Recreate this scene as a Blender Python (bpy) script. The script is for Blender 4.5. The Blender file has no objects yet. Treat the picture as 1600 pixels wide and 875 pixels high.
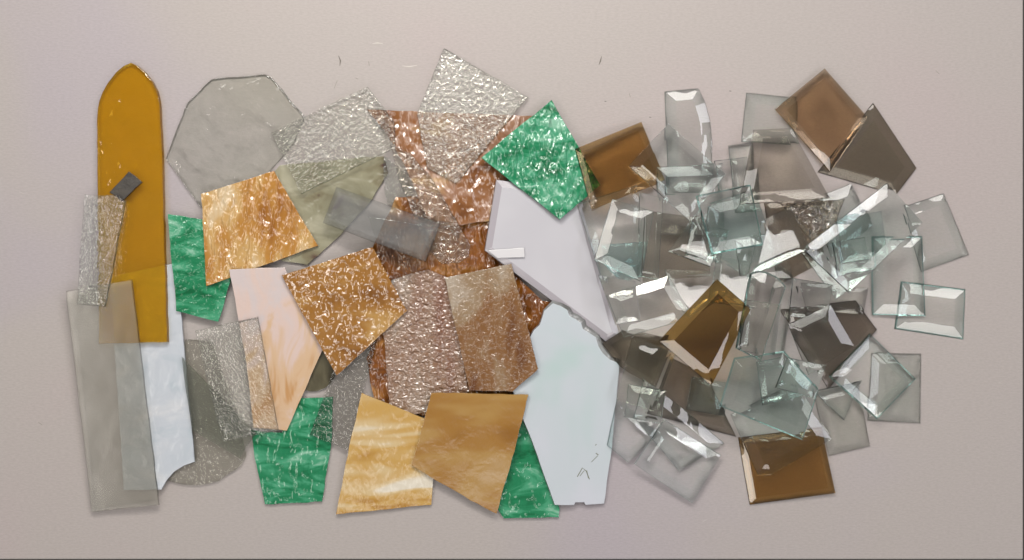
import bpy, bmesh, math, random
import numpy as np
from mathutils import Vector, Matrix
random.seed(7)
S = bpy.context.scene
C = S.collection
PX = 0.0006            # metres per photo pixel on the board
CAMZ = 1.35
# ------------------------------------------------------------------ camera
cam = bpy.data.cameras.new('camera'); camo = bpy.data.objects.new('camera', cam); C.objects.link(camo)
camo.location = (0, 0, CAMZ)
cam.sensor_width = 36; cam.lens = 36 * CAMZ / (1600 * PX)
cam.clip_start = 0.05; cam.clip_end = 50
S.camera = camo
# ------------------------------------------------------------------ world and lamps
W = bpy.data.worlds.new('World'); S.world = W; W.use_nodes = True
wn = W.node_tree.nodes; wl = W.node_tree.links
bg = wn['Background']
wtc = wn.new('ShaderNodeTexCoord'); wno = wn.new('ShaderNodeTexNoise'); wno.inputs['Scale'].default_value = 2.2
wno.inputs['Detail'].default_value = 1.0
wr = wn.new('ShaderNodeValToRGB')
wr.color_ramp.elements[0].position = 0.38; wr.color_ramp.elements[0].color = (0.12, 0.114, 0.112, 1)
wr.color_ramp.elements[1].position = 0.62; wr.color_ramp.elements[1].color = (0.33, 0.318, 0.318, 1)
wl.new(wtc.outputs['Generated'], wno.inputs['Vector']); wl.new(wno.outputs['Fac'], wr.inputs['Fac'])
wl.new(wr.outputs['Color'], bg.inputs['Color']); bg.inputs['Strength'].default_value = 1.0

def area(name, loc, size, power, col=(1, 0.97, 0.93), aim=(0, 0, 0)):
    l = bpy.data.lights.new(name, 'AREA'); l.shape = 'RECTANGLE'; l.size, l.size_y = size
    l.energy = power; l.color = col
    o = bpy.data.objects.new(name, l); C.objects.link(o); o.location = loc
    d = Vector(aim) - Vector(loc)
    z = -d.normalized(); x = (Vector((1, 0, 0)) - z * z.x).normalized(); y = z.cross(x)
    o.rotation_euler = Matrix((x, y, z)).transposed().to_euler()
    return o
# ceiling tubes round the table
def tubes(pts, size, L, col=(1, 0.97, 0.93)):
    for x, y in pts:
        area('ceiling_tube', (x, y, 1.75), size, L * math.pi * size[0] * size[1], col, aim=(x * .5, y * .5, 0))
tubes([(0.15, y) for y in (0.68, 0.79)], (2.2, 0.07), 6.5)
tubes([(0.15, y) for y in (1.05, 1.16, 1.27, 1.38, 1.49)], (2.2, 0.07), 11)
tubes([(0.15, y) for y in (-0.80, -1.12, -1.23, -1.34)], (2.2, 0.07), 7)
tubes([(x, 0.0) for x in (-1.15, -1.26, -1.37)], (0.07, 1.8), 9, (1, 0.95, 0.88))
tubes([(x, 0.0) for x in (1.30, 1.41, 1.52, 1.63)], (0.07, 1.8), 7.5, (0.94, 0.93, 1.0))
area('bench_lamp', (-0.12, 0.66, 0.78), (0.5, 0.08), 5.6, (1, 0.965, 0.90), aim=(-0.08, 0.12, 0))
area('window_light', (-2.2, -1.0, 0.9), (0.7, 0.9), 4.0, (0.75, 0.88, 1.0))
S.view_settings.view_transform = 'Standard'; S.view_settings.look = 'None'
S.view_settings.exposure = 0.0; S.view_settings.gamma = 1.0
cy = S.cycles
cy.max_bounces = 32; cy.transmission_bounces = 32; cy.transparent_max_bounces = 40; cy.glossy_bounces = 8
cy.diffuse_bounces = 4; cy.caustics_reflective = True; cy.caustics_refractive = True; cy.blur_glossy = 0.1
cy.sample_clamp_indirect = 25.0; cy.use_denoising = True
cy.use_adaptive_sampling = False

# ------------------------------------------------------------------ materials
def newmat(name):
    m = bpy.data.materials.new(name); m.use_nodes = True
    nt = m.node_tree; nt.nodes.clear()
    out = nt.nodes.new('ShaderNodeOutputMaterial')
    return m, nt.nodes, nt.links, out
def coord(N, L, scale=(1, 1, 1), rot=0.0, off=(0, 0, 0)):
    t = N.new('ShaderNodeTexCoord'); mp = N.new('ShaderNodeMapping')
    mp.inputs['Scale'].default_value = scale; mp.inputs['Rotation'].default_value = (0, 0, rot)
    mp.inputs['Location'].default_value = off
    L.new(t.outputs['Object'], mp.inputs['Vector']); return mp.outputs['Vector']
def noise(N, L, vec, scale, detail=3, rough=0.5, dist=0.0):
    n = N.new('ShaderNodeTexNoise'); n.inputs['Scale'].default_value = scale
    n.inputs['Detail'].default_value = detail; n.inputs['Roughness'].default_value = rough
    n.inputs['Distortion'].default_value = dist
    L.new(vec, n.inputs['Vector']); return n.outputs['Fac']
def ramp(N, L, fac, stops, interp='EASE'):
    r = N.new('ShaderNodeValToRGB'); r.color_ramp.interpolation = interp
    e = r.color_ramp.elements
    while len(e) < len(stops): e.new(0.5)
    for el, (p, c) in zip(e, stops):
        el.position = p; el.color = (c[0], c[1], c[2], 1)
    L.new(fac, r.inputs['Fac']); return r.outputs['Color']
def hexlin(c):
    return tuple(0.57 * ((v / 255) / 12.92 if v / 255 <= 0.04045 else ((v / 255 + 0.055) / 1.055) ** 2.4) for v in c)
def texture_height(N, L, style, rot=0.0):
    """height for cathedral / hammered / rippled glass: returns height output and its depth in metres"""
    def vor(sc, stretch, feat, sl):
        v = coord(N, L, stretch, rot)
        nv = N.new('ShaderNodeTexNoise'); nv.inputs['Scale'].default_value = sc * .5; L.new(v, nv.inputs['Vector'])
        mm = N.new('ShaderNodeVectorMath'); mm.operation = 'MULTIPLY_ADD'; L.new(nv.outputs['Color'], mm.inputs[0])
        mm.inputs[1].default_value = (1.2 / sc,) * 3; L.new(v, mm.inputs[2])
        w = N.new('ShaderNodeTexVoronoi'); w.feature = feat; w.inputs['Scale'].default_value = sc
        if feat == 'SMOOTH_F1': w.inputs['Smoothness'].default_value = 0.35
        L.new(mm.outputs[0], w.inputs['Vector']); return w.outputs['Distance'], sl / sc
    
    if style == 'fine': return vor(330, (1, 0.8, 1), 'SMOOTH_F1', 0.42)
    if style == 'flake': return vor(140, (1, 0.45, 1), 'F1', 0.30)
    if style == 'crackle': return vor(150, (1, 1, 1), 'DISTANCE_TO_EDGE', 0.42)
    sc, st, det, sl = {'hammered': (215, (1, 0.8, 1), 0.5, 0.62), 'rice': (250, (0.75, 1, 1), 1, 0.75), 'granite': (230, (1, 1, 1), 2, 0.55), 'ripple': (150, (1, 0.5, 1), 1.5, 0.75), 'seedy': (45, (1, 1, 1), 3, 0.10)}.get(style, (25, (1, 1, 1), 2, 0.03))
    return noise(N, L, coord(N, L, st, rot), sc, det, 0.5, 0.3), sl / sc
def bump(N, L, style, rot=0.0, k=1.0):
    h, d = texture_height(N, L, style, rot)
    b = N.new('ShaderNodeBump'); b.inputs['Strength'].default_value = 1.0
    b.inputs['Distance'].default_value = d * k
    L.new(h, b.inputs['Height']); return b.outputs['Normal']
def sq(c): return (c[0] ** 0.25, c[1] ** 0.25, c[2] ** 0.25, 1)   # seen colour = four passes through a face
_gm = {}
def glass(tint, style=None, k=1.0, rot=0.0, veil=0.000, veilcol=(0.6, 0.6, 0.57), rough=0.0, thin=True):
    """see-through glass: clear pane letting light through, mirror reflection by Fresnel"""
    key = ('g', tint, style, k, rot, veil, veilcol, rough, thin)
    if key in _gm: return _gm[key]
    m, N, L, out = newmat('clear_glass')
    nrm = bump(N, L, style, rot, k) if style else None
    if thin:
        fr = N.new('ShaderNodeFresnel'); fr.inputs['IOR'].default_value = 1.52
        tr = N.new('ShaderNodeBsdfTransparent'); tr.inputs['Color'].default_value = sq(tint)
        gl = N.new('ShaderNodeBsdfGlossy'); gl.inputs['Roughness'].default_value = rough
        mx = N.new('ShaderNodeMixShader')
        L.new(fr.outputs[0], mx.inputs[0]); L.new(tr.outputs[0], mx.inputs[1]); L.new(gl.outputs[0], mx.inputs[2])
        if nrm: L.new(nrm, fr.inputs['Normal']); L.new(nrm, gl.inputs['Normal'])
        sh = mx.outputs[0]
    else:
        g = N.new('ShaderNodeBsdfRefraction'); g.inputs['Color'].default_value = sq(tint)
        g.inputs['IOR'].default_value = 1.42; g.inputs['Roughness'].default_value = rough
        fr = N.new('ShaderNodeFresnel'); fr.inputs['IOR'].default_value = 1.58
        gl = N.new('ShaderNodeBsdfGlossy'); gl.inputs['Roughness'].default_value = rough
        mx = N.new('ShaderNodeMixShader')
        L.new(fr.outputs[0], mx.inputs[0]); L.new(g.outputs[0], mx.inputs[1]); L.new(gl.outputs[0], mx.inputs[2])
        if nrm:
            for q in (g, fr, gl): L.new(nrm, q.inputs['Normal'])
        sh = mx.outputs[0]
    if veil > 0:
        df = N.new('ShaderNodeBsdfDiffuse'); df.inputs['Color'].default_value = (*veilcol, 1)
        mv = N.new('ShaderNodeMixShader')
        n2 = noise(N, L, coord(N, L), 28, 3, 0.6, 0.4)
        mr = N.new('ShaderNodeMapRange'); mr.inputs['From Min'].default_value = 0.3; mr.inputs['From Max'].default_value = 0.7
        mr.inputs['To Min'].default_value = veil * 0.7; mr.inputs['To Max'].default_value = veil * 1.3
        L.new(n2, mr.inputs['Value']); L.new(mr.outputs[0], mv.inputs[0])
        L.new(sh, mv.inputs[1]); L.new(df.outputs[0], mv.inputs[2]); sh = mv.outputs[0]
    L.new(sh, out.inputs['Surface'])
    _gm[key] = m; return m
def opal(name, stops, scale=14, stretch=(1, 4, 1), rot=0.0, style='ripple', k=1.0, dist=1.5, see=0.0, seetint=(0.8, 0.6, 0.3), rough=0.12, off=(0, 0, 0), detail=3, grad=None, ior=1.52):
    """milky streaked art glass"""
    m, N, L, out = newmat(name)
    v = coord(N, L, stretch, rot, off)
    f = noise(N, L, v, scale, detail, 0.58, dist)
    if grad:   # colour drift across the sheet, as poured
        sp = N.new('ShaderNodeSeparateXYZ'); L.new(coord(N, L), sp.inputs[0])
        ax = N.new('ShaderNodeMath'); ax.operation = 'MULTIPLY_ADD'; L.new(sp.outputs[0], ax.inputs[0]); ax.inputs[1].default_value = grad[0]; L.new(f, ax.inputs[2])
        ay = N.new('ShaderNodeMath'); ay.operation = 'MULTIPLY_ADD'; L.new(sp.outputs[1], ay.inputs[0]); ay.inputs[1].default_value = grad[1]; L.new(ax.outputs[0], ay.inputs[2])
        f = ay.outputs[0]
    col = ramp(N, L, f, [(p, hexlin(c)) for p, c in stops])
    b = N.new('ShaderNodeBsdfPrincipled'); L.new(col, b.inputs['Base Color'])
    b.inputs['Roughness'].default_value = rough; b.inputs['IOR'].default_value = ior
    if style: L.new(bump(N, L, style, rot, k), b.inputs['Normal'])
    sh = b.outputs[0]
    if see > 0:
        tr = N.new('ShaderNodeBsdfTransparent'); tr.inputs['Color'].default_value = (*seetint, 1)
        mx = N.new('ShaderNodeMixShader'); mx.inputs[0].default_value = see
        L.new(sh, mx.inputs[1]); L.new(tr.outputs[0], mx.inputs[2]); sh = mx.outputs[0]
    L.new(sh, out.inputs['Surface']); return m
def plain(name, col, rough=0.5):
    m, N, L, out = newmat(name)
    b = N.new('ShaderNodeBsdfPrincipled'); b.inputs['Base Color'].default_value = (*hexlin(col), 1)
    b.inputs['Roughness'].default_value = rough
    L.new(b.outputs[0], out.inputs['Surface']); return m

# ------------------------------------------------------------------ board
def board_material():
    m, N, L, out = newmat('painted_board')
    v = coord(N, L)
    n1 = noise(N, L, v, 2.2, 3, 0.5, 0.4)
    c1 = ramp(N, L, n1, [(0.3, (0.292, 0.248, 0.241)), (0.5, (0.283, 0.254, 0.239)), (0.7, (0.272, 0.242, 0.256))])
    n2 = noise(N, L, coord(N, L, (1, 3, 1)), 260, 4, 0.65)
    c2 = ramp(N, L, n2, [(0.3, (0.94, 0.94, 0.94)), (0.7, (1.05, 1.05, 1.05))])
    mx = N.new('ShaderNodeMix'); mx.data_type = 'RGBA'; mx.blend_type = 'MULTIPLY'; mx.inputs[0].default_value = 1
    L.new(c1, mx.inputs[6]); L.new(c2, mx.inputs[7])
    n3 = noise(N, L, v, 900, 2, 0.6)
    c3 = ramp(N, L, n3, [(0.27, (0.78, 0.77, 0.75)), (0.36, (1, 1, 1))])
    m2 = N.new('ShaderNodeMix'); m2.data_type = 'RGBA'; m2.blend_type = 'MULTIPLY'; m2.inputs[0].default_value = 0.5
    L.new(mx.outputs[2], m2.inputs[6]); L.new(c3, m2.inputs[7])
    b = N.new('ShaderNodeBsdfPrincipled'); L.new(m2.outputs[2], b.inputs['Base Color'])
    b.inputs['Roughness'].default_value = 0.55
    bp = N.new('ShaderNodeBump'); bp.inputs['Distance'].default_value = 0.0002; bp.inputs['Strength'].default_value = 0.6
    L.new(n2, bp.inputs['Height']); L.new(bp.outputs[0], b.inputs['Normal'])
    L.new(b.outputs[0], out.inputs['Surface']); return m
def px2w(x, y): return ((x - 800) * PX, (437.5 - y) * PX)
def obj(name, me, mats, parent=None):
    for m in (mats if isinstance(mats, (list, tuple)) else [mats]): me.materials.append(m)
    o = bpy.data.objects.new(name, me); C.objects.link(o)
    if parent: o.parent = parent
    return o
def boxmesh(name, x0, y0, x1, y1, z0, z1, bev=0.0):
    bm = bmesh.new(); bmesh.ops.create_cube(bm, size=1)
    for v in bm.verts:
        v.co = Vector(((x0 + x1) / 2 + v.co.x * (x1 - x0), (y0 + y1) / 2 + v.co.y * (y1 - y0), (z0 + z1) / 2 + v.co.z * (z1 - z0)))
    if bev: bmesh.ops.bevel(bm, geom=bm.edges[:], offset=bev, segments=2, affect='EDGES', profile=0.5)
    me = bpy.data.meshes.new(name); bm.to_mesh(me); bm.free(); return me
bx0, by0 = px2w(-60, 874.2); bx1, by1 = px2w(1599, -70)
board = obj('work_board', boxmesh('work_board', bx0, by0, bx1, by1, -0.018, 0.0, 0.0012), board_material())
board['label'] = 'flat mauve grey painted board that all the glass lies on'; board['category'] = 'board'
fl = obj('ground', boxmesh('ground', -3, -3, 3, 3, -0.05, -0.0181), plain('dark_bench', (52, 46, 42), 0.6)); fl['kind'] = 'structure'
def ribbon(name, pts, wid, mat, parent, z, thick=0.00012, inv=None):
    """thin mark along pixel points"""
    bm = bmesh.new(); P = [Vector(px2w(*p)).to_3d() for p in pts]; L_, R_ = [], []
    for i, p in enumerate(P):
        a = P[max(0, i - 1)]; b = P[min(len(P) - 1, i + 1)]; d = (b - a).normalized(); n = Vector((-d.y, d.x, 0))
        w = wid * PX * 0.5 * (0.35 if i in (0, len(P) - 1) else 1)
        L_.append(p + n * w); R_.append(p - n * w)
    def mk(q, dz):
        q = Vector((q.x, q.y, z + dz)); 
        return bm.verts.new(inv @ q if inv else q)
    tl = [mk(q, thick) for q in L_]; tr = [mk(q, thick) for q in R_]
    for i in range(len(P) - 1): bm.faces.new((tl[i], tr[i], tr[i + 1], tl[i + 1]))
    me = bpy.data.meshes.new(name); bm.to_mesh(me); bm.free()
    return obj(name, me, mat, parent)
scuffm = plain('scuff_grey', (118, 108, 100), 0.7); lightm = plain('scuff_light', (224, 216, 206), 0.6); specm = plain('dark_speck', (40, 34, 30), 0.7)
for pts, w, m in [([(529, 87), (532, 95), (531, 103)], 2.2, scuffm), ([(940, 88), (938, 96), (936, 101)], 2.0, scuffm), ([(576, 96), (577, 103)], 1.6, scuffm),
                  ([(582, 68), (590, 67), (598, 68)], 1.6, lightm), ([(628, 103), (640, 104), (652, 102)], 1.6, lightm), ([(983, 146), (985, 152)], 1.4, scuffm),
                  ([(527, 126), (522, 138)], 1.2, scuffm), ([(60, 660), (66, 664)], 1.4, scuffm), ([(748, 776), (751, 780)], 1.8, scuffm), ([(556, 122), (560, 124)], 1.6, scuffm),
                  ([(1462, 110), (1468, 116)], 1.0, scuffm), ([(1560, 598), (1566, 599)], 1.0, lightm), ([(1098, 815), (1104, 812)], 1.0, lightm), ([(30, 300), (38, 303)], 1.0, lightm)]:
    ribbon('scuff_mark', pts, w, m, board, 0.0)
for x, y in [(1016, 183), (1141, 142), (946, 158)]:
    ribbon('scuff_mark', [(x - 1.5, y), (x + 1.5, y + .5)], 2.4, specm, board, 0.0)

# ------------------------------------------------------------------ resting heights
GR = 0.0012; GX0, GY0 = -0.50, -0.28; GW, GH = 834, 468
HG = np.zeros((GH, GW)); gxs = GX0 + np.arange(GW) * GR; gys = GY0 + np.arange(GH) * GR
GXX, GYY = np.meshgrid(gxs, gys)
def mask(poly):
    p = np.array(poly); x0, y0 = p.min(0); x1, y1 = p.max(0)
    i0 = max(0, int((x0 - GX0) / GR) - 1); i1 = min(GW, int((x1 - GX0) / GR) + 3); j0 = max(0, int((y0 - GY0) / GR) - 1); j1 = min(GH, int((y1 - GY0) / GR) + 3)
    X = GXX[j0:j1, i0:i1]; Y = GYY[j0:j1, i0:i1]; ins = np.zeros(X.shape, bool)
    n = len(p); dist = np.full(X.shape, 1e9)
    for a in range(n):
        xa, ya = p[a]; xb, yb = p[(a + 1) % n]
        c = ((ya > Y) != (yb > Y))
        with np.errstate(divide='ignore', invalid='ignore'):
            ins ^= c & (X < (xb - xa) * (Y - ya) / (yb - ya + 1e-15) + xa)
        ll = (xb - xa) ** 2 + (yb - ya) ** 2 + 1e-15
        t = np.clip(((X - xa) * (xb - xa) + (Y - ya) * (yb - ya)) / ll, 0, 1)
        dist = np.minimum(dist, np.hypot(X - xa - t * (xb - xa), Y - ya - t * (yb - ya)))
    return (slice(j0, j1), slice(i0, i1)), X, Y, ins, dist
MAXS = 0.075
def rest(poly, slopes=None):
    sl, X, Y, ins, dist = mask(poly)
    sel = ins | (dist < GR)
    x = X[sel]; y = Y[sel]; h = HG[sl][sel]
    cx, cy_ = X[ins].mean(), Y[ins].mean()
    if slopes is not None:
        b, c = slopes; return cx, cy_, (h - b * (x - cx) - c * (y - cy_)).max() + 0.00025, b, c
    if h.max() <= 1e-6: return cx, cy_, 0.0002, 0.0, 0.0
    x = x - cx; y = y - cy_
    def inner(b):
        r = h - b * x; lo, hi = -MAXS, MAXS
        for _ in range(26):
            m1 = lo + (hi - lo) * 0.382; m2 = lo + (hi - lo) * 0.618
            if (r - m1 * y).max() <= (r - m2 * y).max(): hi = m2
            else: lo = m1
        c = (lo + hi) / 2; return (r - c * y).max(), c
    lo, hi = -MAXS, MAXS
    for _ in range(26):
        m1 = lo + (hi - lo) * 0.382; m2 = lo + (hi - lo) * 0.618
        if inner(m1)[0] <= inner(m2)[0]: hi = m2
        else: lo = m1
    b = (lo + hi) / 2; a, c = inner(b)
    return cx, cy_, a + 0.00025, b, c
def stamp(poly, pl, t, bw, drop):
    cx, cy_, a, b, c = pl
    sl, X, Y, ins, dist = mask(poly)
    top = a + b * (X - cx) + c * (Y - cy_) + t
    if bw > 0: top = top - np.where(ins, np.clip(1 - dist / bw, 0, 1) * drop, drop)
    sel = ins | (dist < GR * 0.8)
    H = HG[sl]; H[sel] = np.maximum(H[sel], top[sel])
def unproject(p, pl, t):
    """photo pixel -> point on the piece's top plane"""
    X, Y = px2w(*p); cx, cy_, a, b, c = pl
    # ray (X*s, Y*s, CAMZ*(1-s)) meets z = a+t+b(x-cx)+c(y-cy)
    s = (CAMZ - a - t + b * cx + c * cy_) / (CAMZ + b * X + c * Y)
    return (X * s, Y * s)
def area2(p): return 0.5 * sum(p[i][0] * p[(i + 1) % len(p)][1] - p[(i + 1) % len(p)][0] * p[i][1] for i in range(len(p)))
def inset(p, d):
    n = len(p); out = []
    for i in range(n):
        a = Vector(p[i - 1]); b = Vector(p[i]); c = Vector(p[(i + 1) % n])
        u = (b - a).normalized(); w = (c - b).normalized()
        n1 = Vector((-u.y, u.x)); n2 = Vector((-w.y, w.x)); m = (n1 + n2)
        m = m / max(0.25, m.length_squared) * 2 if m.length > 1e-6 else n1
        out.append(b + m * d)
    return out
def roughen(p, amp, step=11):
    out = []
    for i in range(len(p)):
        a = Vector(p[i]); b = Vector(p[(i + 1) % len(p)]); L = (b - a).length; k = max(1, int(L / step))
        n = Vector((-(b - a).y, (b - a).x)).normalized() if L > 0 else Vector((0, 0))
        w = 0
        for j in range(k):
            w = w * 0.5 + random.gauss(0, amp)
            q = a.lerp(b, j / k); out.append(tuple(q + n * (w if j else random.gauss(0, amp * .5))))
    return out
def finish(bm, name):
    bmesh.ops.recalc_face_normals(bm, faces=bm.faces[:])
    me = bpy.data.meshes.new(name); bm.to_mesh(me); bm.free(); return me
def piece(name, label, cat, poly, mat, t=3.0, bw=0.0, drop=0.5, edge=None, amp=0.0, group=None, rimmat=None, parts=('pane', 'bevelled_rim'), lean=None):
    """t in mm; bw = bevel width in px (0 = plain sheet)"""
    t *= 0.001
    raw = roughen(poly, amp) if amp > 0 else list(poly)
    pl = (0, 0, 0.004, 0, 0)
    for _ in range(3):
        W2 = [unproject(p, pl, t) for p in raw]
        sl_ = None
        if lean:   # leaning on its neighbours, turned toward a ceiling tube
            mx_, my_ = np.mean(W2, 0); p = Vector((mx_, my_, 0.01))
            hv = (Vector((lean[0], lean[1], 1.75)) - p).normalized() + (Vector((0, 0, CAMZ)) - p).normalized()
            sl_ = (-hv.x / hv.z, -hv.y / hv.z)
        pl = rest(W2, sl_)
    W2 = [unproject(p, pl, t) for p in raw]
    if area2(W2) < 0: W2 = W2[::-1]
    BW = bw * PX
    stamp(W2, pl, t, BW, t * drop)
    cx, cy_, a, b, c = pl
    nz = Vector((-b, -c, 1)).normalized(); xa = Vector((1, 0, b)); xa = (xa - nz * xa.dot(nz)).normalized(); ya = nz.cross(xa)
    M = Matrix((xa, ya, nz)).transposed().to_4x4(); M.translation = Vector((cx, cy_, a)); I = M.inverted()
    loc = []
    for (x, y) in W2:
        q = I @ Vector((x, y, a + b * (x - cx) + c * (y - cy_) + t)); loc.append((q.x, q.y))
    n = len(loc)
    if BW <= 0:
        bm = bmesh.new()
        fl_ = inset(loc, -0.0006) if edge else [Vector(q) for q in loc]
        bot = [bm.verts.new((q.x, q.y, 0)) for q in fl_]; top = [bm.verts.new((x, y, t)) for x, y in loc]
        bm.faces.new(top); bm.faces.new(bot[::-1])
        for i in range(n):
            f = bm.faces.new((bot[i], bot[(i + 1) % n], top[(i + 1) % n], top[i])); f.material_index = 1 if edge else 0
        bmesh.ops.recalc_face_normals(bm, faces=bm.faces[:])
        te = [e for e in bm.edges if all(abs(v.co.z - t) < 1e-7 for v in e.verts)]
        bmesh.ops.bevel(bm, geom=te, offset=min(0.0004, t * .2), segments=2, affect='EDGES', profile=0.6, clamp_overlap=True)
        o = obj(name, finish(bm, name), [mat] + ([edge] if edge else []))
        o.matrix_world = M
    else:
        o = bpy.data.objects.new(name, None); C.objects.link(o); o.empty_display_size = 0.01; o.matrix_world = M
        ins = inset(loc, BW); zt = t * (1 - drop)
        bm = bmesh.new()
        bm.faces.new([bm.verts.new((q.x, q.y, t)) for q in ins])
        out_ = inset(loc, -0.0015 if edge == AQE else -0.0005)
        bm.faces.new([bm.verts.new((q.x, q.y, 0)) for q in out_][::-1])
        me = bpy.data.meshes.new(parts[0]); bm.to_mesh(me); bm.free(); obj(parts[0], me, mat, o)
        bm = bmesh.new()
        v0 = [bm.verts.new((q.x, q.y, 0)) for q in out_]; v1 = [bm.verts.new((x, y, zt)) for x, y in loc]; v2 = [bm.verts.new((q.x, q.y, t)) for q in ins]
        for i in range(n):
            j = (i + 1) % n
            f = bm.faces.new((v0[i], v0[j], v1[j], v1[i])); f.material_index = 1
            bm.faces.new((v1[i], v1[j], v2[j], v2[i]))
        me = bpy.data.meshes.new(parts[1]); bm.to_mesh(me); bm.free()
        obj(parts[1], me, [rimmat or mat, edge or rimmat or mat], o)
    o['label'] = label; o['category'] = cat
    if group: o['group'] = group
    return o, M, pl, t

# ------------------------------------------------------------------ art glass materials
AMBER = glass((1.0, 0.58, 0.012), 'seedy', 0.22, veil=0.12, veilcol=(0.60, 0.28, 0.008))
AQE = glass((0.16, 0.62, 0.56), thin=False)
AMBER_EDGE = glass((0.12, 0.04, 0.003))
GREEN_STOPS = [(0.28, (12, 104, 62)), (0.45, (38, 138, 92)), (0.58, (78, 168, 126)), (0.72, (150, 205, 176))]
def green(rot, off, style='ripple', k=1.0): return opal('green_streaky_glass', GREEN_STOPS, 22, (1, 2.6, 1), rot, style, k, 1.2, 0.0, off=off, rough=0.06)
DKE = glass((0.10, 0.105, 0.09))
SEEDY = glass((0.99, 1.0, 0.93), 'seedy', 0.8, veil=0.063, veilcol=(0.50, 0.50, 0.44))
HAMM = glass((0.86, 0.86, 0.80), 'fine', 0.32, veil=0.045, veilcol=(0.45, 0.44, 0.38), thin=False)
HAMM2 = glass((0.86, 0.86, 0.80), 'fine', 0.30, veil=0.108, veilcol=(0.48, 0.47, 0.42), thin=False)
GREYTEX = glass((0.72, 0.74, 0.70), 'fine', 0.5, 0.2, veil=0.054, veilcol=(0.35, 0.36, 0.34), thin=False)
GREYTEX2 = glass((0.82, 0.83, 0.77), 'fine', 0.55, 0.3, veil=0.027, veilcol=(0.35, 0.36, 0.34), thin=False)
FROST = glass((0.80, 0.79, 0.72), 'wave', 0.4, veil=0.099, veilcol=(0.36, 0.34, 0.28), rough=0.2)
FLORAL = glass((0.80, 0.75, 0.66), 'crackle', 0.45, veil=0.068, veilcol=(0.40, 0.35, 0.28), thin=False)
WHITEOP = opal('white_opal_glass', [(0.3, (196, 206, 214)), (0.5, (208, 214, 222)), (0.7, (222, 224, 228))], 20, (1, 1.4, 1), 0, 'seedy', 0.6, 1.0, rough=0.2)
AMB1 = opal('amber_streaky_glass', [(0.30, (160, 98, 30)), (0.45, (196, 140, 66)), (0.56, (214, 172, 108)), (0.7, (228, 204, 166))], 14, (2.2, 0.8, 1), 0.1, 'ripple', 1.0, 0.3, rough=0.06, grad=(-1.6, 0), ior=1.62)
AMB2 = opal('gold_rippled_glass', [(0.30, (136, 84, 20)), (0.5, (170, 116, 44)), (0.7, (204, 160, 92))], 13, (0.9, 2.4, 1), -0.3, 'hammered', 0.8, 0.4, rough=0.06, ior=1.95)
PINK = opal('pink_opal_glass', [(0.24, (208, 158, 104)), (0.40, (226, 192, 156)), (0.54, (230, 206, 196)), (0.7, (222, 208, 206))], 16, (1.8, 0.8, 1), 0.2, 'seedy', 0.5, 1.5, rough=0.2, grad=(0.0, 2.6))
MOSS = opal('mossy_opal_glass', [(0.33, (96, 68, 62)), (0.39, (140, 132, 106)), (0.5, (160, 156, 130)), (0.66, (186, 182, 158))], 22, (1, 1.5, 1), 0.4, 'seedy', 1.5, 0.5, rough=0.15)
BROWN1 = opal('brown_wispy_glass', [(0.3, (112, 66, 32)), (0.45, (152, 100, 58)), (0.56, (172, 130, 104)), (0.7, (206, 166, 110))], 17, (1, 1.6, 1), 0.9, 'ripple', 0.8, 0.6, rough=0.06, ior=1.62)
BROWN2 = opal('amber_rippled_glass', [(0.3, (92, 48, 14)), (0.48, (142, 84, 30)), (0.6, (178, 120, 56)), (0.72, (200, 160, 108))], 16, (0.8, 2.0, 1), 0.0, 'ripple', 1.3, 0.8, rough=0.06, ior=1.62)
BROWN3 = opal('brown_clouded_glass', [(0.3, (110, 66, 32)), (0.45, (140, 98, 58)), (0.6, (160, 134, 104)), (0.74, (184, 168, 148))], 13, (1.6, 0.8, 1), 0.15, 'granite', 0.7, 0.5, rough=0.06, grad=(0.4, 2.2), ior=1.6)
SILVER = opal('silvery_pink_glass', [(0.3, (134, 88, 64)), (0.48, (152, 118, 94)), (0.58, (166, 142, 122)), (0.68, (166, 178, 184))], 12, (1.9, 0.4, 1), 0.12, 'rice', 1.2, 0.4, rough=0.06, ior=1.72)
HONEY1 = opal('honey_cream_glass', [(0.32, (190, 140, 60)), (0.46, (212, 170, 96)), (0.55, (226, 198, 148)), (0.64, (238, 228, 208))], 11, (0.7, 3.4, 1), -0.12, 'ripple', 0.25, 0.9, rough=0.15, detail=1.5)
HONEY2 = opal('honey_brown_glass', [(0.28, (148, 98, 32)), (0.44, (172, 124, 56)), (0.58, (186, 146, 82)), (0.72, (192, 156, 104))], 12, (0.8, 1.9, 1), -0.05, 'seedy', 0.4, 0.4, see=0.0, rough=0.18, detail=2)
LAV = opal('lavender_white_glass', [(0.3, (210, 208, 214)), (0.7, (220, 218, 223))], 6, (1, 1, 1), 0, None, 1, 0.5, rough=0.06)
AQW = opal('aqua_white_glass', [(0.34, (200, 219, 218)), (0.5, (213, 221, 227)), (0.66, (220, 223, 232))], 6, (1, 1, 1), 0.3, None, 1, 0.8, rough=0.15)
OPEDGE = plain('opal_edge', (150, 148, 150), 0.3)
SLATE = opal('slate_chip', [(0.3, (44, 38, 32)), (0.7, (70, 62, 52))], 60, (1, 3, 1), 0.7, 'granite', 0.4, 0.6, rough=0.5)
CLEARTRIM = glass((0.88, 0.90, 0.88))
DKROUND = opal('dark_olive_glass', [(0.3, (70, 64, 48)), (0.6, (112, 106, 84)), (0.8, (150, 144, 118))], 24, (1, 1, 1), 0, 'seedy', 1.0, 1.0, rough=0.06)

SG = 'stained glass'
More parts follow.
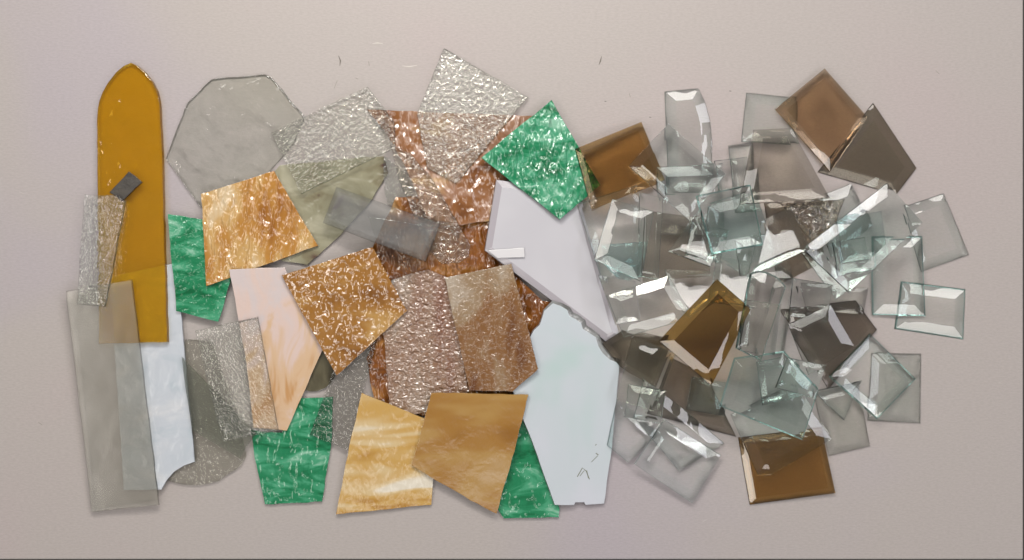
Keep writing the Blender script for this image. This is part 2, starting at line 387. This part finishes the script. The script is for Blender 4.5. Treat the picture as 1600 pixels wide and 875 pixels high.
# ------------------------------------------------------------------ left and middle: stained glass, bottom of the pile first
piece('textured_glass_piece', 'clear floral-textured piece with rounded chipped end, lying under the long white sheet', SG,
      [(290, 530), (330, 533), (368, 640), (384, 712), (377, 727), (342, 752), (312, 758), (285, 757), (262, 751), (250, 700), (262, 600)], glass((0.95, 0.95, 0.87), 'fine', 0.30, veil=0.081, veilcol=(0.42, 0.40, 0.33)), 2.6, amp=0.8)
piece('clear_glass_piece', 'large pale greenish clear seven-sided sheet beside the amber pointed strip', SG,
      [(259, 248), (293, 160), (330, 124), (413, 116), (424, 122), (475, 183), (458, 225), (420, 268), (370, 330), (312, 322)], SEEDY, 3.0, edge=DKE, amp=0.4)
piece('white_glass_piece', 'long milky white sheet with a curved bite at its lower corner', SG,
      [(172, 432), (275, 410), (304, 722), (288, 727), (272, 737), (260, 750), (252, 765), (193, 766)], WHITEOP, 3.0, amp=0.3)
piece('green_glass_piece', 'green streaky piece tucked under the amber glittering square beside the amber pointed strip', SG,
      [(262, 334), (318, 343), (366, 400), (360, 440), (341, 503), (275, 486)], green(0.9, (1, 2, 0), 'granite', 0.5), 3.0, amp=0.4)
piece('amber_glass_strip', 'long transparent amber strip with a pointed arch top', SG,
      [(154, 537), (152, 180), (155, 158), (160, 144), (168, 130), (181, 113), (193, 103), (204, 98), (214, 103), (226, 113), (237, 127), (245, 143), (249, 160), (253, 240), (255, 330), (261, 534)], AMBER, 5.0, edge=AMBER_EDGE, amp=0.25)
piece('frosted_glass_strip', 'long smoky frosted strip over the white sheet and the foot of the amber strip', SG,
      [(103, 456), (205, 438), (247, 789), (143, 800)], FROST, 2.6, edge=DKE, amp=0.3)
piece('glass_chip', 'small dark slate coloured chip on the amber pointed strip', SG,
      [(171, 301), (201, 268), (222, 285), (191, 314)], SLATE, 2.0, amp=0.5)
piece('textured_glass_piece', 'narrow clear textured piece leaning on the left edge of the amber strip', SG,
      [(132, 305), (184, 306), (194, 314), (190, 345), (163, 478), (120, 474)], GREYTEX, 2.6, edge=DKE, amp=0.4)
piece('mossy_glass_piece', 'mottled moss green and brown sheet under the silvery hammered piece', SG,
      [(437, 258), (600, 244), (607, 272), (575, 320), (532, 368), (480, 414), (440, 408), (402, 300)], MOSS, 3.0, amp=0.5)
piece('clear_glass_piece', 'small clear scrap between the mossy sheet and the brown wispy sheet', SG,
      [(600, 244), (628, 262), (645, 296), (640, 324), (606, 318), (600, 290)], GREYTEX, 2.2, amp=0.5)
piece('amber_glass_piece', 'big amber rippled sheet at the bottom of the middle pile', SG,
      [(618, 308), (772, 304), (766, 392), (806, 430), (848, 470), (882, 478), (870, 500), (845, 530), (836, 580), (808, 612), (735, 640), (660, 650), (585, 622), (572, 560), (592, 500), (588, 420), (576, 398)], BROWN2, 3.0, amp=0.8)
piece('brown_glass_piece', 'brown wispy sheet with a long straight top edge under the clear kite', SG,
      [(573, 171), (700, 177), (852, 181), (800, 262), (770, 345), (720, 352), (668, 342), (634, 262), (606, 212)], BROWN1, 3.0, amp=0.5)
piece('amber_glass_piece', 'amber streaky square glittering over green and mossy glass', SG,
      [(314, 303), (428, 267), (497, 384), (322, 447)], AMB1, 3.2, amp=0.3)
piece('textured_glass_piece', 'silvery hammered clear piece with a clipped corner', SG,
      [(424, 206), (573, 136), (615, 190), (617, 229), (470, 302), (446, 252)], HAMM, 3.0, edge=DKE, amp=0.4)
piece('textured_glass_piece', 'clear starburst-textured strip slanting down over the brown wispy sheet', SG,
      [(610, 225), (640, 240), (672, 275), (734, 383), (732, 400), (716, 410), (690, 412), (668, 386), (628, 292)], FLORAL, 2.8, edge=DKE, amp=0.5)
piece('textured_glass_piece', 'clear crackled kite with its tip highest in the middle pile', SG,
      [(694, 76), (824, 151), (712, 286), (668, 262), (652, 178)], HAMM2, 2.8, edge=DKE, amp=0.4)
piece('green_glass_piece', 'green streaky piece under the clear glittering strip and above the bottom edge', SG,
      [(392, 672), (440, 676), (468, 622), (520, 620), (518, 690), (503, 784), (414, 788), (398, 715)], green(-0.05, (4, 1, 0), 'ripple', 0.45), 3.0, amp=0.4)
piece('clear_glass_piece', 'grey green clear shard crossing under the smoky textured piece', SG,
      [(284, 558), (400, 676), (375, 716), (300, 672)], glass((0.62, 0.65, 0.57), 'wave', 1.0, veil=0.054, veilcol=(0.3, 0.32, 0.28)), 2.8, amp=0.3)
disc = [(488 + 38 * math.cos(a * math.pi / 12), 574 - 38 * math.sin(a * math.pi / 12)) for a in range(24)]
piece('round_glass_piece', 'dark olive round piece mostly hidden under pink and gold glass', SG, disc, DKROUND, 2.4)
piece('pink_glass_piece', 'pink and peach opal piece narrowing to its foot', SG,
      [(358, 421), (445, 418), (470, 480), (505, 545), (448, 673), (396, 668), (384, 560)], PINK, 3.0, amp=0.3)
piece('textured_glass_piece', 'smoky clear textured piece lying over the pink opal', SG,
      [(305, 518), (402, 496), (434, 672), (349, 690)], GREYTEX2, 3.0, edge=glass((0.2, 0.2, 0.18)), amp=0.2)
piece('green_glass_piece', 'green streaky wedge between the aqua white and the honey brown sheets', SG,
      [(822, 640), (850, 716), (874, 795), (873, 809), (787, 810), (778, 796), (806, 640)], green(-0.7, (9, 3, 0), 'ripple', 0.45), 3.0, amp=0.4)
piece('white_glass_piece', 'lavender white wedge with clear sloping edges under the top green piece', SG,
      [(776, 281), (905, 300), (968, 524), (948, 534), (758, 391)], LAV, 4.5, bw=10, drop=0.35, rimmat=plain('lavender_rim', (188, 182, 188), 0.08), edge=OPEDGE, amp=0.0)
piece('glass_chip', 'sliver painted white as the bright glint of clear glass across the lower left corner of the lavender wedge', SG, [(762, 391), (819, 387), (820, 402), (777, 403)], plain('painted_glint', (236, 234, 236), 0.1), 2.0, amp=0.2)  # glint of a clear sloping edge, painted as an opaque white sliver
sc = [(843, 508), (847, 497), (850, 486), (864, 474), (876, 478), (886, 484), (890, 494), (900, 499), (908, 505), (911, 514), (921, 520), (931, 527), (935, 541), (942, 552), (953, 562), (968, 568)]
o, M, pl, tt = piece('white_glass_piece', 'aqua white sheet with a scalloped upper edge, the largest milky piece', SG,
      sc + [(963, 630), (956, 700), (944, 787), (915, 789), (913, 785), (899, 785), (897, 789), (867, 789), (831, 688), (815, 650), (800, 606), (814, 566), (826, 540), (828, 528), (834, 516)], AQW, 3.6, edge=OPEDGE, amp=0.25)
I = M.inverted()
def ontop(p, pl, t, e=0.00008):
    x, y = unproject(p, pl, t); cx, cy_, a, b, c = pl
    return Vector((x, y, a + t + e + b * (x - cx) + c * (y - cy_)))
scm = plain('scratch_olive', (128, 132, 108), 0.6)
def topmark(pts, wid, mat):
    bm = bmesh.new(); P = [I @ ontop(p, pl, tt) for p in pts]; vs = []
    for i, p in enumerate(P):
        d = (P[min(len(P) - 1, i + 1)] - P[max(0, i - 1)]).normalized(); n = Vector((-d.y, d.x, 0)) * wid * PX * .5
        vs.append((bm.verts.new(p + n), bm.verts.new(p - n)))
    for a, b in zip(vs, vs[1:]): bm.faces.new((a[0], a[1], b[1], b[0]))
    me = bpy.data.meshes.new('scratch'); bm.to_mesh(me); bm.free(); obj('scratch', me, mat, o)
for pts, w in [([(902, 745), (910, 731), (916, 736), (921, 749)], 1.4), ([(906, 744), (913, 735)], 1.0), ([(917, 735), (919, 747)], .9), ([(924, 722), (934, 712)], 1.0), ([(931, 708), (935, 711)], 1.6), ([(930, 696), (932, 694)], 1.2), ([(954, 668), (956, 664)], 1)]:
    topmark(pts, w, scm)
bm = bmesh.new(); rows = []
for i, p in enumerate(sc[2:]):
    q0 = sc[2:][max(0, i - 1)]; q1 = sc[2:][min(len(sc) - 3, i + 1)]; d = Vector((q1[0] - q0[0], q1[1] - q0[1])).normalized(); nn = Vector((d.y, -d.x))
    w = 7.5 * (0.3 + 0.7 * min(1, i / 4)) + random.uniform(-1, 1)
    a0 = I @ ontop(p, pl, tt, -0.0001); a1 = I @ ontop((p[0] + nn.x * w * .6, p[1] + nn.y * w * .6), pl, tt, -0.0012 + random.uniform(-.0003, .0003)); a2 = I @ ontop((p[0] + nn.x * w, p[1] + nn.y * w), pl, tt, -0.0030)
    rows.append([bm.verts.new(v) for v in (a0, a1, a2)])
for r0, r1 in zip(rows, rows[1:]):
    for k in (0, 1): bm.faces.new((r0[k], r1[k], r1[k + 1], r0[k + 1]))
obj('chipped_edge', finish(bm, 'chipped_edge'), opal('chipped_grey', [(0.3, (120, 120, 118)), (0.7, (170, 172, 172))], 60, (1, 1, 1), 0, 'seedy', 2.0, 0.5, rough=0.06), o)
piece('silvery_glass_piece', 'silvery pink rippled sheet with red and blue streaks', SG,
      [(612, 438), (640, 428), (669, 421), (697, 432), (733, 612), (715, 622), (672, 643), (632, 650), (608, 632), (598, 510)], SILVER, 3.0, amp=0.5)
piece('brown_glass_piece', 'brown clouded sheet beside the silvery pink one, amber toward its foot', SG,
      [(695, 434), (799, 412), (841, 577), (801, 612), (733, 610)], BROWN3, 3.0, amp=0.3)
piece('textured_glass_piece', 'clear glittering strip between the pink opal and the honey cream piece', SG,
      [(528, 560), (592, 520), (543, 703), (484, 679)], glass((0.80, 0.80, 0.74), 'fine', 0.5, -0.2), 2.6, amp=0.3)
piece('gold_glass_piece', 'gold rippled square, the most glittering of the pile', SG,
      [(440, 430), (582, 386), (636, 486), (526, 587)], AMB2, 3.4, amp=0.3)
piece('clear_glass_piece', 'clear plain strip under the thick clear block', SG,
      [(575, 338), (660, 352), (684, 384), (640, 432), (596, 404)], glass((0.74, 0.76, 0.72), 'wave', 0.8), 2.4, amp=0.2, lean=(-0.35, 0.2))
piece('clear_glass_block', 'thick clear oblong block between the hammered piece and the gold square', SG,
      [(525, 292), (687, 349), (664, 408), (504, 347)], glass((0.52, 0.54, 0.52), 'seedy', 0.25, veil=0.14, veilcol=(0.4, 0.4, 0.4)), 5.5, bw=7, drop=0.45, lean=(-0.35, 0.25), edge=DKE, rimmat=glass((0.62, 0.64, 0.62), 'wave', 0.3, veil=0.08, veilcol=(0.4, 0.4, 0.4)))
piece('honey_glass_piece', 'honey and cream banded opal sheet at the bottom of the middle pile', SG,
      [(565, 614), (668, 656), (700, 700), (677, 750), (674, 789), (525, 804), (545, 700)], HONEY1, 3.0, amp=0.3)
piece('honey_glass_piece', 'honey brown matt opal sheet over the cream banded one', SG,
      [(674, 614), (826, 617), (800, 716), (776, 803), (735, 782), (643, 727)], HONEY2, 3.2, amp=0.4)
piece('green_glass_piece', 'bright green streaky kite on top of the lavender white wedge', SG,
      [(862, 156), (938, 289), (875, 343), (752, 246)], green(0.45, (2, 7, 0), 'ripple', 1.1), 3.2, amp=0.3)

# ------------------------------------------------------------------ right: bevelled glass
BG = 'glass tile'
CL = (0.96, 0.985, 0.97); AQ = (0.68, 0.83, 0.80); GY = (0.76, 0.78, 0.74); BZ = (0.23, 0.20, 0.145); BR = (0.36, 0.18, 0.040); AM = (0.09, 0.030, 0.002); TL = (0.42, 0.64, 0.64)
REAL = True
def bev(label, poly, tint=CL, t=4.4, bw=15, drop=0.6, edge=None, name='glass_bevel', style='wave', k=0.08, lean=None, rimtint=None):
    m = glass(tint, style, k, thin=not REAL); r = glass((0.80, 0.92, 0.895) if tint == CL else (rimtint or tuple(v ** 0.65 for v in tint)), 'wave', 0.08, thin=not REAL)
    if edge is None:
        edge = glass(tuple(v ** 2.2 for v in tint) if tint not in (CL,) else (0.16, 0.34, 0.30), thin=not REAL)
    return piece(name, label, BG, poly, m, t, bw, drop, edge=edge, rimmat=r, lean=lean)
B = [
 # label, polygon, kwargs          -- lowest first
 ('bronze brown square glass tile next to the bright green kite', [(900, 232), (1003, 190), (1040, 280), (926, 328)], dict(tint=BR, bw=11)),
 ('clear glass tile with one bowed side, standing above the rest at the top', [(1040, 143), (1092, 138), (1102, 160), (1110, 190), (1113, 222), (1112, 262), (1108, 300), (1046, 300)], dict(bw=16)),
 ('clear square glass tile under the left edge of the brown tan square', [(1168, 145), (1246, 153), (1246, 226), (1160, 220)], {}),
 ('clear oblong glass tile reaching furthest right at mid height', [(1411, 442), (1508, 454), (1505, 528), (1402, 512)], dict(edge=AQE)),
 ('tilted clear glass tile at the right end with a bright outer facet', [(1410, 325), (1476, 303), (1515, 397), (1440, 424)], {}),
 ('upright clear oblong glass tile at the lower right', [(1363, 553), (1440, 554), (1439, 661), (1358, 657)], dict(tint=(0.80, 0.86, 0.82))),
 ('clear glass tile right of the bottom brown square', [(1272, 612), (1342, 598), (1360, 697), (1297, 712)], dict(tint=(0.78, 0.81, 0.76))),
 ('brown square glass tile at the bottom of the pile', [(1155, 685), (1284, 669), (1306, 771), (1173, 789)], dict(tint=BR, bw=10)),
 ('clear square glass tile in the lowest left corner beside the aqua white sheet', [(966, 622), (1032, 680), (983, 723), (950, 696)], {}),
 ('smoky bronze square glass tile half under the brown tan square', [(1366, 161), (1433, 262), (1402, 303), (1280, 268)], dict(tint=BZ, bw=16)),
 ('pale clear glass tile whose left side lies against the lavender wedge', [(903, 320), (995, 290), (1014, 395), (945, 447)], {}),
 ('teal tinted piece seen through the clear glass tiles at the left of the pile', [(944, 384), (1012, 378), (1006, 428), (974, 442), (950, 418)], dict(tint=TL, bw=6, t=3.0)),
 ('clear square glass tile below the clear diamond at the top left', [(1028, 262), (1130, 258), (1132, 368), (1032, 366)], {}),
 ('bronze glass tile deep in the pile under bright triangular facets', [(1010, 330), (1112, 344), (1110, 432), (1006, 440)], dict(tint=(0.42, 0.39, 0.32))),
 ('dark bronze wedge behind the scalloped edge of the aqua white sheet', [(943, 537), (978, 514), (1052, 530), (1022, 604), (970, 572)], dict(tint=BZ, bw=8)),
 ('dark bronze glass tile left of the aqua diamond near the bottom', [(1046, 558), (1104, 588), (1150, 682), (1012, 646)], dict(tint=(0.34, 0.30, 0.24), bw=9)),
 ('bronze glass tile under the white glaring one in the centre', [(1196, 318), (1302, 308), (1284, 410), (1216, 446)], dict(tint=(0.34, 0.29, 0.21))),
 ('dark bronze five-sided glass tile with a bright tip, right of centre', [(1220, 484), (1338, 470), (1371, 515), (1296, 608)], dict(tint=(0.24, 0.205, 0.16), bw=11)),
 ('clear glass tile fragment left of the smoky trapezoid', [(1140, 228), (1182, 222), (1188, 330), (1150, 332)], dict(bw=9)),
 ('clear glass tile behind the rounded diamond on the right', [(1270, 312), (1332, 287), (1364, 352), (1300, 402)], dict(tint=(0.78, 0.87, 0.85))),
 ('aqua glass tile under the clear one left of the white glaring glass tile', [(1112, 322), (1182, 300), (1212, 392), (1166, 432), (1104, 392)], dict(tint=(0.60, 0.80, 0.77))),
 ('clear glass tile lying flat above the amber square', [(1040, 420), (1128, 424), (1134, 458), (1080, 496), (1052, 470)], dict(lean=(0.2, 0.715), bw=9)),
 ('clear glass tile crossing the two lowest glass tiles at the bottom left', [(1007, 594), (1068, 640), (1132, 694), (1062, 736), (992, 652)], {}),
 ('clear oblong glass tile with a bright upper facet, lowest of the pile', [(1039, 657), (1127, 713), (1083, 787), (993, 726)], {}),
 ('large clear glass tile over the top of the bottom brown square', [(1143, 648), (1238, 600), (1300, 686), (1205, 742), (1185, 742)], dict(tint=(0.78, 0.84, 0.82), bw=16)),
 ('small clear triangular glass tile above the bottom right square', [(1274, 612), (1346, 596), (1320, 656)], dict(bw=7, t=4)),
 ('clear square glass tile left of centre with two bright facets', [(950, 461), (1044, 431), (1078, 487), (1060, 502), (975, 526)], {}),
 ('clear glass tile strip below the clear diamond on the right', [(1252, 448), (1358, 450), (1350, 490), (1262, 484)], dict(tint=(0.72, 0.74, 0.70), bw=8)),
 ('clear glass tile right of the arched one', [(1214, 414), (1245, 440), (1222, 563), (1186, 556)], dict(bw=8)),
 ('upright clear glass tile with an aqua left edge below the big clear diamond', [(1364, 372), (1440, 371), (1445, 492), (1366, 490)], dict(edge=AQE, bw=15)),
 ('clear tilted glass tile with bright white facets, right of the blue glint', [(1252, 392), (1302, 366), (1368, 418), (1307, 466)], dict(lean=(0.2, 0.715))),
 ('grey glass tile under the left side of the white glaring one', [(1150, 372), (1226, 366), (1240, 436), (1160, 446)], dict(tint=GY)),
 ('clear glass tile between the amber square and the arched one, half hidden', [(1120, 400), (1190, 410), (1180, 480), (1110, 470)], dict(bw=10, lean=(0.1, 0.715))),
 ('narrow clear glass tile standing between two left hand tiles', [(1000, 300), (1036, 310), (1028, 436), (996, 430)], dict(bw=8)),
 ('clear glass tile under the arched one', [(1166, 470), (1222, 476), (1212, 556), (1160, 545)], dict(tint=GY, bw=9)),
 ('aqua glass tile behind the big clear diamond', [(1310, 340), (1378, 330), (1388, 400), (1318, 410)], dict(tint=AQ, bw=9)),
 ('small clear glass tile between the bowed one and the smoky trapezoid', [(1118, 252), (1168, 246), (1176, 298), (1126, 304)], dict(bw=9)),
 ('small clear glass tile just above the clear one lying over the amber square', [(1084, 346), (1138, 360), (1124, 410), (1072, 394)], dict(bw=9)),
 ('small clear glass tile just above the dark five-sided one', [(1240, 436), (1302, 446), (1292, 502), (1234, 494)], dict(bw=9)),
 ('small clear glass tile lying under the upper half of the aqua diamond', [(1184, 574), (1242, 562), (1254, 618), (1192, 632)], dict(bw=9)),
 ('small aqua glass tile below the foot of the amber square', [(1082, 590), (1142, 600), (1132, 650), (1074, 640)], dict(bw=9, tint=AQ)),
 ('small clear glass tile under the lower end of the big clear diamond', [(1302, 380), (1352, 372), (1362, 420), (1312, 430)], dict(bw=9)),
 ('small clear glass tile under the greenish one with a dark core', [(984, 602), (1040, 612), (1032, 662), (976, 652)], dict(bw=9)),
 ('small clear glass tile just right of the lavender wedge near its tip', [(936, 430), (992, 440), (1000, 500), (962, 506)], dict(bw=9, tint=(0.86, 0.88, 0.84))),
 ('rippled glass tile with glittering surface under the smoky trapezoid', [(1222, 318), (1320, 311), (1304, 352), (1274, 380)], dict(tint=(0.62, 0.54, 0.42), style='hammered', k=1.6, bw=6)),
 ('large clear diamond glass tile at the right', [(1388, 286), (1443, 347), (1328, 456), (1256, 388)], dict(tint=(0.74, 0.84, 0.81), bw=15)),
 ('clear glass tile with a bright left facet near the lavender wedge', [(957, 311), (1021, 330), (1000, 438), (929, 405)], dict(bw=16)),
 ('clear diamond glass tile over the bronze brown square and the bowed glass tile', [(1045, 193), (1133, 271), (1079, 345), (983, 258)], dict(tint=(0.76, 0.83, 0.81), bw=14)),
 ('clear triangular glass tile in the upper centre', [(1094, 326), (1117, 396), (1110, 415), (1046, 391)], dict(bw=10, lean=(0.1, 0.72))),
 ('clear greenish glass tile with a dark core at the lower left', [(989, 525), (1055, 552), (1022, 642), (964, 624)], dict(tint=(0.74, 0.78, 0.70))),
 ('large smoky trapezoid glass tile near the top', [(1180, 202), (1238, 199), (1298, 308), (1158, 318)], dict(tint=(0.50, 0.47, 0.40), t=6, bw=15, edge=glass((0.12, 0.11, 0.09)))),
 ('aqua diamond glass tile with a long bright lower facet', [(1150, 562), (1226, 552), (1278, 611), (1254, 686), (1128, 634)], dict(tint=(0.58, 0.72, 0.68), bw=15, edge=AQE)),
 ('brown tan square glass tile, the highest at the right', [(1290, 107), (1356, 182), (1298, 267), (1213, 170)], dict(tint=(0.40, 0.25, 0.13), bw=11, lean=(0.62, 0.30), edge=glass((0.08, 0.05, 0.02)))),
 ('amber brown square glass tile glowing in the middle of the pile', [(1121, 437), (1174, 484), (1112, 602), (1031, 533)], dict(tint=AM, bw=15, lean=(0.25, -0.25), rimtint=(0.80, 0.46, 0.07), edge=glass((0.2, 0.1, 0.02)))),
 ('clear diamond glass tile with blue glinting facets over the lower right oblong', [(1361, 524), (1430, 592), (1372, 652), (1300, 588)], dict(bw=15, edge=AQE)),
 ('dusky clear square glass tile over the dark five-sided one', [(1233, 508), (1298, 477), (1335, 541), (1264, 586)], dict(tint=(0.66, 0.70, 0.66), bw=15)),
 ('small aqua glass tile above the aqua diamond', [(1232, 560), (1292, 572), (1274, 622), (1214, 606)], dict(tint=AQ, bw=9)),
 ('white glaring glass tile in the centre of the pile', [(1190, 345), (1235, 322), (1265, 388), (1168, 432)], dict(bw=11, lean=(0.1, 0.715))),
 ('grey arched glass tile with a bright aqua left edge', [(1176, 430), (1186, 426), (1200, 428), (1216, 436), (1228, 449), (1190, 562), (1154, 544)], dict(tint=(0.55, 0.58, 0.54), bw=14, t=6, edge=AQE)),
 ('clear glass tile with a pale upper facet left of the white glaring glass tile', [(1091, 307), (1172, 290), (1191, 380), (1115, 394)], dict(tint=(0.80, 0.87, 0.85), bw=16, edge=AQE)),
]
for lab, poly, kw in B: bev(lab, poly, **kw)
piece('glass_chip', 'tiny glittering clear chip at the lower corner of the bright green kite', BG, [(917, 308), (930, 305), (934, 311), (925, 328)], glass((0.9, 0.85, 0.8), 'granite', 1.5), 2.5, amp=0.4)
